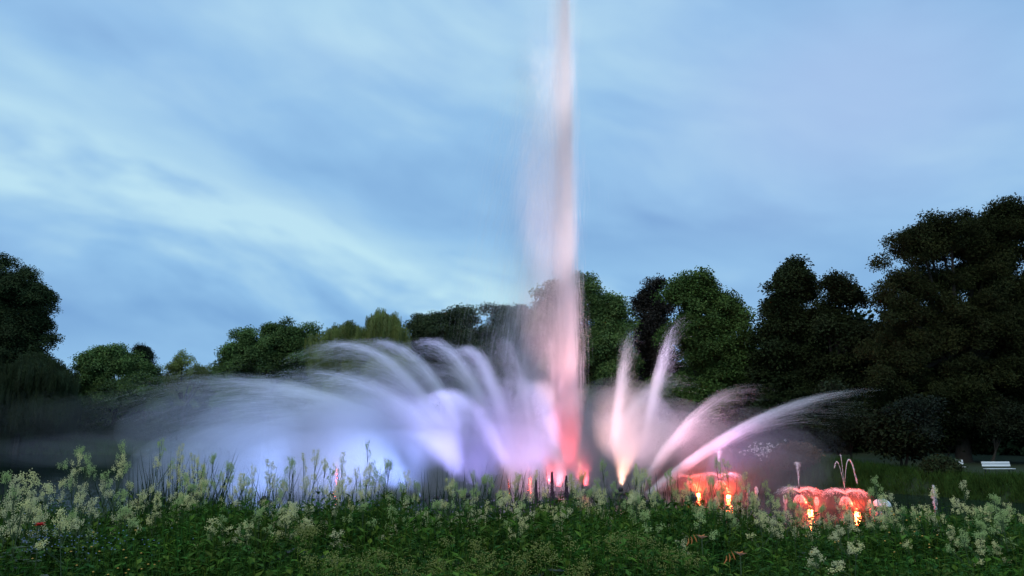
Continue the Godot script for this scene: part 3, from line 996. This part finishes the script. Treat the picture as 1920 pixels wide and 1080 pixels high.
	bell_fountain("small distant red fountain under the two white lamps", on_water(633, 70.0), 0.9, {"energy": 0.9, "lamps": [[0.2, 0.4]]})
	# ---- little white bubbling spouts and floats
	for w in [[1395, 44.0, "left of two white spouts right of the wide red disc"], [1411, 44.0, "right of two white spouts right of the wide red disc"], [1463, 39.0, "white spout left of the feathery red fountain"], [1521, 38.0, "white spout between the two right hand red fountains"], [1619, 36.5, "white spout just left of the white dome"], [1738, 36.0, "tallest white spout, standing alone at the right"]]:
		var o := thing("bubbling_spout", w[2], "water spout", on_water(w[0], w[1]), "small white spouts")
		nozzle_part(o, Vector3.UP, 0.05)
		var hh := 0.42 if w[0] != 1738 else 1.15
		var tr := []
		for k in 420:
			var t := rng.randf()
			var a := rng.randf() * TAU
			var r := rng.randf() * (0.05 + 0.07 * t * (1.0 - t) * 4.0)
			tr.append(water_bit(Vector3(cos(a) * r, hh * t, sin(a) * r), Vector3(cos(a) * 0.2, 1, sin(a) * 0.2), 0.10, 0.016))
		many("froth", drop, M.spray, tr, PackedColorArray(), o)
	var dm := thing("dome_float", "white half dome float on the water right of the red fountains", "float", on_water(1640, 37.0))
	var dg := Geo.new()
	var prof := []
	for k in 9:
		var a := k / 8.0 * PI * 0.5
		prof.append(Vector2(cos(a) * 0.42, 0.12 + sin(a) * 0.34))
	dg.lathe(Vector3.ZERO, prof, 28)
	part("dome", dg.mesh(), M.white, dm)
	var rg := Geo.new()
	rg.lathe(Vector3.ZERO, [Vector2(0.34, -0.2), Vector2(0.46, -0.16), Vector2(0.47, 0.10), Vector2(0.43, 0.125), Vector2(0.3, 0.11)], 28)
	part("rim", rg.mesh(), M.housing, dm)


# ---------------------------------------------------------------- the flowering bank in front
func zone(px: float) -> String:
	var marks := [[95, "in the left corner"], [240, "by the open water"], [285, "by the first tall reeds"], [345, "by the tallest reeds"], [420, "in the densest reeds"], [560, "right of the tallest reeds"], [720, "below the twin white lamps"],
		[880, "below the blue floodlights"], [940, "right of the blue floodlights"], [1000, "left of the dark spires"], [1110, "below the tall column"], [1235, "below the upright jets"], [1385, "below the wide red disc"], [1500, "left of the feathery fountain"],
		[1640, "below the rightmost fountains"], [1770, "by the lone white spout"]]
	for m in marks:
		if px < m[0]: return m[1]
	return "at the right edge"


# says of things that share a label which of them each one is, from left to right
func tell_apart(list: Array) -> void:
	var by := {}
	for e in list:
		var l: String = e[0].get_meta("label")
		if not by.has(l): by[l] = []
		by[l].append(e)
	var count := ["", "", "two", "three", "four", "five", "six", "seven", "eight", "nine", "ten", "eleven", "twelve", "thirteen", "fourteen", "fifteen"]
	var nth := ["leftmost", "second from left", "third from left", "fourth from left", "fifth from left", "sixth from left", "seventh from left", "eighth from left", "ninth from left", "tenth from left", "eleventh from left", "twelfth from left", "thirteenth from left", "fourteenth from left", "fifteenth from left"]
	for l in by:
		var es: Array = by[l]
		if es.size() < 2: continue
		es.sort_custom(func(a, b): return a[1] < b[1])
		for k in es.size():
			var w: String = nth[mini(k, 14)] if k < es.size() - 1 or k == 0 else "rightmost"
			es[k][0].set_meta("label", "%s, %s of %s" % [l, w, count[mini(es.size(), 15)]])


func meadowsweet(k: int) -> Node3D:
	var o := thing("meadowsweet", "creamy meadowsweet", "flowering plant")
	o.set_meta("called", "meadowsweet")
	o.set_meta("tint", ["creamy", "greenish", "buff"][k % 3])
	var h := rng.randf_range(0.85, 1.2)
	var lean := Vector3(rng.randf_range(-0.12, 0.12), 0, rng.randf_range(-0.12, 0.12))
	var st := Geo.new()
	var tip := Vector3(0, h, 0) + lean
	var midp := Vector3(0, h * 0.5, 0) + lean * 0.35
	st.ring_tube(PackedVector3Array([Vector3.ZERO, midp, tip]), PackedFloat32Array([0.006, 0.005, 0.003]), 5)
	part("stem", st.mesh(), M.stem, o)
	var lf := Geo.new()
	for a in 7:
		var f := 0.15 + 0.62 * a / 7.0
		var b := midp * (f / 0.5) if f < 0.5 else midp.lerp(tip, (f - 0.5) / 0.5)
		var ang := a * 2.4 + k
		var out := Vector3(cos(ang), 0.35, sin(ang)).normalized()
		var ln := 0.26 * (1.2 - f)
		for s in 4:
			var q := b + out * ln * (0.3 + 0.23 * s) - Vector3(0, 0.02 * s * s * ln * 4, 0)
			var sd := out.cross(Vector3.UP).normalized()
			for sg in [-1.0, 1.0]:
				lf.leaf(q, (sd * sg + out * 0.6).normalized(), Vector3.UP, 0.075 * (1.15 - f * 0.5), 0.034)
		lf.leaf(b + out * ln * 0.95, out, Vector3.UP, 0.10, 0.055)
	part("leaves", lf.mesh(), M.herb, o)
	var heads := 2 + k % 2
	for hd in heads:
		var hg := Geo.new()
		var root := tip if hd == 0 else midp.lerp(tip, 0.55 + 0.13 * hd)
		var base := root
		if hd > 0:
			base = root + Vector3(cos(hd * 2.2 + k) * 0.17, rng.randf_range(0.02, 0.10), sin(hd * 2.2 + k) * 0.17)
		var sg := Geo.new()
		var rays := (6 + k % 4) if hd == 0 else 4
		for r in rays:
			var ang := r * 2.4 + rng.randf()
			var reach := rng.randf_range(0.012, 0.048 if hd == 0 else 0.04)
			var up := rng.randf_range(0.0, 0.12 if hd == 0 else 0.07)
			var e := base + Vector3(cos(ang) * reach, up, sin(ang) * reach)
			sg.tube(root - Vector3(0, 0.05, 0), e, 0.0018, 0.0012, 4)
			# each ray ends in a curled spray of tiny florets
			for q in 30:
				var c := e + Vector3(rng.randfn() * 0.013 + cos(ang) * 0.008, rng.randfn() * 0.012, rng.randfn() * 0.013 + sin(ang) * 0.008)
				c.y += ((c - e) * Vector3(1, 0, 1)).length() * 0.2
				hg.bud(c, rng.randf_range(0.0038, 0.0065), rng.randf_range(0.0025, 0.0045), (Vector3.UP + rdir() * 0.5).normalized())
		var fh := part("flower_head", hg.mesh(), [M.cream, M.greenish, M.buff][k % 3], o)
		part("flower_stalks", sg.mesh(), M.stem, fh)
	return o


func plant_copies(protos: Array, p: Vector3, size: float, label: String, group: String, wide := 1.0) -> Node3D:
	var src: Node3D = protos[rng.randi() % protos.size()]
	var c: Node3D
	if not src.has_meta("placed"):
		src.set_meta("placed", true)
		c = src
		c.transform = Transform3D(Basis(Vector3.UP, rng.randf() * TAU).scaled(Vector3(wide, size, wide)), p)
	else:
		c = copy(src, p, rng.randf() * TAU, Vector3(wide, size, wide))
	c.set_meta("label", label)
	c.set_meta("group", group)
	return c


func make_meadow() -> void:
	M.herb = leafy(Color(0.055, 0.120, 0.022), 0.5)
	M.herb.vertex_color_use_as_albedo = false
	M.grass = leafy(Color(0.046, 0.118, 0.018), 0.5)
	M.reed = leafy(Color(0.018, 0.036, 0.014), 0.12)
	M.reed.vertex_color_use_as_albedo = false
	M.cream = mat(Color(0.74, 0.69, 0.30), 0.8, {"backlight_enabled": true, "backlight": Color(0.5, 0.5, 0.5)})
	M.buff = mat(Color(0.66, 0.62, 0.32), 0.8, {"backlight_enabled": true, "backlight": Color(0.5, 0.5, 0.5)})
	M.greenish = mat(Color(0.38, 0.48, 0.16), 0.8, {"backlight_enabled": true, "backlight": Color(0.5, 0.5, 0.5)})
	# ---- undergrowth: leafy stems and grass, beyond counting
	var stems := []
	for k in 3:
		var g := Geo.new()
		for s in 3:
			var o := Vector3(rng.randf_range(-0.06, 0.06), 0, rng.randf_range(-0.06, 0.06))
			var d := Vector3(rng.randf_range(-0.25, 0.25), 1, rng.randf_range(-0.25, 0.25)).normalized()
			g.tube(o, o + d * 0.9, 0.004, 0.002, 4)
			for l in 16:
				var f := 0.18 + 0.82 * l / 16.0
				var a := l * 2.4 + s
				var out := Vector3(cos(a), rng.randf_range(0.2, 0.8), sin(a)).normalized()
				g.leaf(o + d * 0.9 * f, out, Vector3.UP, rng.randf_range(0.06, 0.13) * (1.25 - 0.6 * f), rng.randf_range(0.018, 0.042))
		stems.append(g.mesh())
	var gg := Geo.new()
	for b in 22:
		blade(gg, Vector3(rng.randf_range(-0.08, 0.08), 0, rng.randf_range(-0.08, 0.08)), Vector3(rng.randf_range(-0.4, 0.4), 1, rng.randf_range(-0.4, 0.4)).normalized(), rng.randf_range(0.45, 0.9), 0.008, 0.4)
	var grass := gg.mesh()
	for kind in 4:
		var tr := []
		var cols := PackedColorArray()
		for n in (5200 if kind < 3 else 6500):
			var d := 2.6 + 7.2 * pow(rng.randf(), 0.62)
			var x := rng.randf_range(-0.80, 0.80) * (d + 0.6)
			var h := rng.randf_range(0.62, 1.0) * (0.74 + 0.54 * smoothstep(3.2, 7.0, d)) * (1.0 - 0.13 * smoothstep(0.22, 0.34, x / d)) * (1.0 + 0.30 * rough_noise.get_noise_2d(x * 14, d * 14))
			var t := rng.randf_range(0.55, 1.35) * (1.0 + 0.4 * rough_noise.get_noise_2d(x * 20 + 50, d * 20))
			cols.append(Color(t * rng.randf_range(0.8, 1.25), t, t * rng.randf_range(0.7, 1.2)))
			tr.append(Transform3D(Basis(Vector3.UP, rng.randf() * TAU).scaled(Vector3(1, h, 1)), Vector3(x, ground_h(x, -d) - 0.02, -d)))
		if kind == 3:
			for q in tr.size():
				tr[q] = tr[q].scaled_local(Vector3(1, 1.25, 1))
		var label := "dark green leafy herbs filling the bank in the foreground" if kind < 3 else "long dark grass growing through the bank of herbs"
		var mt: Material = leafy([Color(0.042, 0.108, 0.016), Color(0.030, 0.082, 0.018), Color(0.066, 0.120, 0.018)][kind], 0.4) if kind < 3 else M.grass
		tag(many("leafy_undergrowth" if kind < 3 else "long_grass", stems[kind] if kind < 3 else grass, mt, tr, cols, self), label, "undergrowth" if kind < 3 else "grass", "", "stuff")
	# ---- meadowsweet
	var protos := []
	var told := []
	for k in 9:
		protos.append(meadowsweet(k))
	# drifts: [px, py of the flower heads, spread x, spread y, distance, how many]
	var drifts := [[12, 885, 16, 30, 5.2, 5], [55, 882, 16, 18, 5.2, 3], [35, 935, 34, 22, 5.3, 5], [150, 858, 18, 10, 6.8, 4], [200, 865, 16, 10, 6.8, 3],
		[160, 945, 26, 18, 5.2, 4], [150, 975, 24, 12, 4.8, 3], [270, 955, 40, 18, 6.0, 9], [330, 880, 60, 18, 7.6, 8], [360, 930, 70, 22, 6.6, 12], [455, 980, 50, 20, 5.4, 9],
		[460, 895, 60, 22, 7.4, 10], [545, 965, 40, 25, 5.8, 8], [560, 920, 60, 25, 7.0, 12], [640, 880, 50, 22, 7.8, 8], [700, 900, 70, 25, 7.4, 12], [790, 945, 70, 20, 6.6, 10], [860, 930, 70, 22, 7.0, 12],
		[950, 945, 70, 18, 6.8, 12], [1030, 955, 60, 22, 6.4, 10], [1110, 905, 28, 16, 7.4, 7], [1140, 945, 70, 25, 6.6, 14], [1240, 920, 60, 25, 7.4, 10], [1280, 990, 40, 18, 5.4, 4], [1290, 950, 70, 22, 6.6, 10],
		[1350, 915, 40, 20, 7.6, 7], [1420, 945, 60, 16, 7.0, 11], [1545, 960, 60, 14, 6.6, 9], [1500, 968, 70, 14, 6.2, 8], [1655, 925, 16, 14, 7.0, 4], [1690, 952, 60, 16, 6.6, 10], [1790, 948, 34, 20, 6.4, 6], [1850, 955, 32, 24, 6.3, 6],
		[1890, 1000, 30, 22, 5.6, 5], [1750, 1010, 70, 20, 5.2, 5], [1540, 1010, 60, 24, 5.0, 4], [1000, 990, 60, 14, 5.4, 4], [670, 965, 60, 20, 5.8, 5]]
	for dr in drifts:
		for n in dr[5]:
			var px: float = dr[0] + rng.randfn() * dr[2] * 0.7
			var py: float = dr[1] + rng.randfn() * dr[3] * 0.7
			var d: float = dr[4] + rng.randf_range(-0.5, 0.5)
			var head := at(px, py, d)
			var g := ground_h(head.x, head.z)
			var hh := head.y - g
			var s := clampf(hh / 1.1, 0.55, 1.35)
			var look := "tall" if s > 1.15 else "low" if s < 0.85 else "middling"
			var row := "front row" if d < 5.5 else "middle row" if d < 6.7 else "back row"
			var c := plant_copies(protos, Vector3(head.x, head.y - 1.1 * s, head.z), s, "", "meadowsweet plants on the flowering bank", rng.randf_range(0.5, 0.78))
			c.set_meta("label", "%s %s meadowsweet, %s %s" % [look, c.get_meta("tint"), row, zone(px)])
			told.append([c, px])
	tell_apart(told)
	# ---- reeds
	var rp := []
	for k in 5:
		var o := thing("reed_clump", "clump of thin dark reeds", "reeds")
		o.set_meta("called", "reed_clump")
		for b in 11:
			var g := Geo.new()
			var a := rng.randf() * TAU
			var lean := rng.randf_range(0.02, 0.36)
			blade(g, Vector3(rng.randf_range(-0.12, 0.12), 0, rng.randf_range(-0.12, 0.12)), Vector3(cos(a) * lean - 0.08, 1, sin(a) * lean).normalized(), rng.randf_range(0.95, 1.75), 0.024, 0.14)
			part("blade", g.mesh(), M.reed, o)
		rp.append(o)
	var rows := [[285, 832, 24, 7.8, 9], [345, 832, 30, 8.0, 12], [395, 850, 30, 8.0, 8], [460, 858, 30, 8.2, 6], [540, 848, 22, 8.0, 6], [590, 860, 24, 8.2, 4], [700, 868, 40, 8.4, 4], [810, 858, 24, 8.0, 5], [855, 862, 30, 8.2, 6], [930, 866, 34, 8.2, 9], [985, 864, 34, 8.2, 9], [1060, 868, 26, 8.2, 5],
		[1105, 876, 26, 8.2, 4], [1190, 880, 30, 8.2, 6], [1240, 872, 34, 8.2, 8], [1300, 876, 30, 8.2, 6], [1400, 885, 30, 8.4, 2], [1755, 930, 20, 6.2, 2], [1665, 945, 14, 6.0, 1], [100, 890, 26, 6.6, 5], [215, 905, 30, 6.6, 6]]
	told = []
	for rw in rows:
		for n in rw[4]:
			var px: float = rw[0] + rng.randfn() * rw[2] * 0.8
			var d: float = rw[3] + rng.randf_range(-0.5, 0.5)
			var head := at(px, rw[1] + absf(rng.randfn()) * 14.0, d)
			var g := ground_h(head.x, head.z)
			var sz := clampf((head.y - g) / 1.6, 0.5, 1.3)
			var c := plant_copies(rp, Vector3(head.x, g - 0.05, head.z), sz, "%s thin dark reeds %s" % ["tall" if sz > 1.0 else "shorter", zone(px)], "reed clumps at the water's edge")
			told.append([c, px])
	tell_apart(told)
	# ---- dark spires of loosestrife
	for s in [[1035, 885, 7.0, "dark spired plant with purple buds, taller of two before the column"], [1005, 900, 7.0, "dark spired plant, shorter and left of two before the column"], [1062, 892, 7.2, "thin spired plant with red lit buds at the foot of the column"]]:
		var head := at(s[0], s[1], s[2])
		var g := ground_h(head.x, head.z)
		var o := thing("loosestrife", s[3], "flowering plant", Vector3(head.x, g, head.z))
		var hh := head.y - g
		var sg := Geo.new()
		sg.tube(Vector3.ZERO, Vector3(0, hh, 0), 0.006, 0.003, 5)
		part("stem", sg.mesh(), M.stem, o)
		var lg := Geo.new()
		for k in 30:
			var f := 0.25 + 0.5 * k / 30.0
			lg.leaf(Vector3(0, hh * f, 0), Vector3(cos(k * 2.4), 0.4, sin(k * 2.4)).normalized(), Vector3.UP, 0.15 * (1.2 - f), 0.03)
		part("leaves", lg.mesh(), M.herb, o)
		var bg := Geo.new()
		for k in 90:
			var f := 0.76 + 0.24 * k / 90.0
			var r := (0.014 + 0.012 * rng.randf()) * (1.15 - (f - 0.76) / 0.24)
			bg.bud(Vector3(cos(k * 2.4) * r, hh * f, sin(k * 2.4) * r), 0.009, 0.011)
		part("flower_spike", bg.mesh(), mat(Color(0.06, 0.02, 0.05), 0.8), o)
	# ---- lady's mantle mounds along the bottom
	var lp := []
	told = []
	for k in 3:
		var o := thing("ladys_mantle", "yellow green lady's mantle", "flowering plant")
		o.set_meta("called", "ladys_mantle")
		var lg := Geo.new()
		for l in 26:
			var a := rng.randf() * TAU
			var r := 0.26 * sqrt(rng.randf())
			var c := Vector3(cos(a) * r, 0.18 + 0.16 * (1.0 - r / 0.26) + rng.randf() * 0.05, sin(a) * r)
			var up := (Vector3.UP + Vector3(cos(a), 0, sin(a)) * 0.7 * r / 0.26 + rdir() * 0.25).normalized()
			var b := frame_to(up, rng.randf() * TAU)
			var sz := rng.randf_range(0.04, 0.065)
			# a round lobed leaf, slightly cupped
			for q in 7:
				var a0 := TAU * q / 7.0
				var a1 := TAU * (q + 0.5) / 7.0
				var a2 := TAU * (q + 1.0) / 7.0
				var e0 := c + b * Vector3(cos(a0) * sz * 0.85, sz * 0.22, sin(a0) * sz * 0.85)
				var e1 := c + b * Vector3(cos(a1) * sz, sz * 0.34, sin(a1) * sz)
				var e2 := c + b * Vector3(cos(a2) * sz * 0.85, sz * 0.22, sin(a2) * sz * 0.85)
				lg.tri(c, e0, e1)
				lg.tri(c, e1, e2)
			lg.tube(Vector3(c.x * 0.2, 0, c.z * 0.2), c, 0.002, 0.0015, 4)
		part("leaves", lg.mesh(), M.herb, o)
		var fg := Geo.new()
		for s in 9:
			var a := rng.randf() * TAU
			var r := 0.20 * sqrt(rng.randf())
			var c := Vector3(cos(a) * r, 0.36 + 0.10 * (1.0 - r / 0.2) + rng.randf() * 0.08, sin(a) * r)
			fg.tube(Vector3(c.x * 0.4, 0.1, c.z * 0.4), c, 0.0018, 0.001, 4)
			for q in 44:
				var p := c + Vector3(rng.randfn() * 0.026, rng.randfn() * 0.018, rng.randfn() * 0.026)
				fg.bud(p, 0.005, 0.0035, (Vector3.UP + rdir() * 0.6).normalized())
		part("flower_froth", fg.mesh(), M.mantle if M.has("mantle") else mantle_mat(), o)
		lp.append(o)
	for m in [[610, 1060, 4.5], [668, 1064, 4.4], [692, 1026, 4.8], [830, 1046, 4.5], [862, 1018, 5.0], [925, 1050, 4.5], [985, 1040, 4.7], [1035, 1052, 4.5], [1100, 1062, 4.4], [1150, 1030, 4.8], [1195, 1030, 4.8], [1228, 1056, 4.5], [1278, 1066, 4.4], [780, 1066, 4.4], [565, 1010, 5.2]]:
		var head := at(m[0], m[1], m[2])
		var c := plant_copies(lp, Vector3(head.x, head.y - 0.46, head.z), rng.randf_range(0.85, 1.15), "yellow green lady's mantle mound %s" % zone(m[0]), "lady's mantle mounds along the foot of the picture")
		told.append([c, m[0]])
	tell_apart(told)
	# ---- daylilies
	M.orange = mat(Color(0.62, 0.20, 0.045), 0.6, {"backlight_enabled": true, "backlight": Color(0.5, 0.5, 0.5), "cull_mode": BaseMaterial3D.CULL_DISABLED})
	for l in [[1316, 1010, 4.6, "orange daylily with an open flower and slanting buds, upper of two"], [1388, 1042, 4.4, "orange daylily with an open flower and upright buds, lower right of two"]]:
		var head := at(l[0], l[1], l[2])
		var g := ground_h(head.x, head.z)
		var o := thing("daylily", l[3], "flowering plant", Vector3(head.x, g, head.z))
		var hh := head.y - g
		var sg := Geo.new()
		sg.tube(Vector3.ZERO, Vector3(0, hh, 0), 0.005, 0.004, 5)
		part("stem", sg.mesh(), M.stem, o)
		var fl := Geo.new()
		for q in 6:
			var a := TAU * q / 6.0 + 0.3
			fl.leaf(Vector3(0, hh, 0), Vector3(cos(a), 1.1 + 0.5 * float(q % 2), sin(a)).normalized(), Vector3(-cos(a), 0.6, -sin(a)), 0.038, 0.018, 0.45)
		part("flower", fl.mesh(), M.orange, o)
		for q in 3:
			var a := 2.4 + q * 1.1
			var s := Vector3(-0.03 - 0.035 * q, hh - 0.02 - 0.01 * q, 0.01 * q)
			var bgm := Geo.new()
			bgm.ring_tube(PackedVector3Array([s, s + Vector3(-0.008 + 0.012 * q, 0.022, 0), s + Vector3(-0.02 + 0.018 * q, 0.044, 0)]), PackedFloat32Array([0.002, 0.005, 0.0015]), 6)
			part("flower_bud", bgm.mesh(), M.orange, o)
	# ---- the red flower
	var rh := at(75, 985, 4.6)
	var rgd := ground_h(rh.x, rh.z)
	var rf := thing("red_flower", "single bright red flower low at the left end of the bank", "flowering plant", Vector3(rh.x, rgd, rh.z))
	var rs := Geo.new()
	rs.tube(Vector3.ZERO, Vector3(0, rh.y - rgd, 0), 0.004, 0.003, 5)
	part("stem", rs.mesh(), M.stem, rf)
	var rr := Geo.new()
	for q in 14:
		var a := TAU * q / 7.0
		rr.leaf(Vector3(0, rh.y - rgd, 0), Vector3(cos(a), 0.25 + 0.5 * float(q >= 7), sin(a)).normalized(), Vector3.UP, 0.034, 0.022, 0.2)
	part("flower", rr.mesh(), mat(Color(0.60, 0.015, 0.012), 0.6), rf)
	# ---- specks: forget-me-nots and small yellow flowers
	var specks := Geo.new()
	for n in 130:
		var px: float = 40 + absf(rng.randfn()) * 120.0
		var head := at(px, 1010 + rng.randfn() * 16, 4.2 + rng.randf() * 0.5)
		specks.bud(head, 0.0045, 0.003)
	tag(part("forget_me_nots", specks.mesh(), mat(Color(0.17, 0.22, 0.36), 0.8), self), "sprinkle of tiny pale blue flowers at the lower left", "flowers", "", "stuff")
	var ys := Geo.new()
	for n in 46:
		var px := 60.0 + rng.randf() * 240.0 if n < 22 else 1450.0 + rng.randf() * 320.0
		var head := at(px, (1042.0 if n < 22 else 1005) + rng.randfn() * 22, 4.3)
		ys.bud(head, 0.007, 0.004)
	tag(part("buttercups", ys.mesh(), mat(Color(0.55, 0.30, 0.05), 0.7), self), "tiny orange yellow flowers scattered low in the bank", "flowers", "", "stuff")


func mantle_mat() -> Material:
	M.mantle = mat(Color(0.20, 0.22, 0.035), 0.8, {"backlight_enabled": true, "backlight": Color(0.5, 0.5, 0.5)})
	return M.mantle
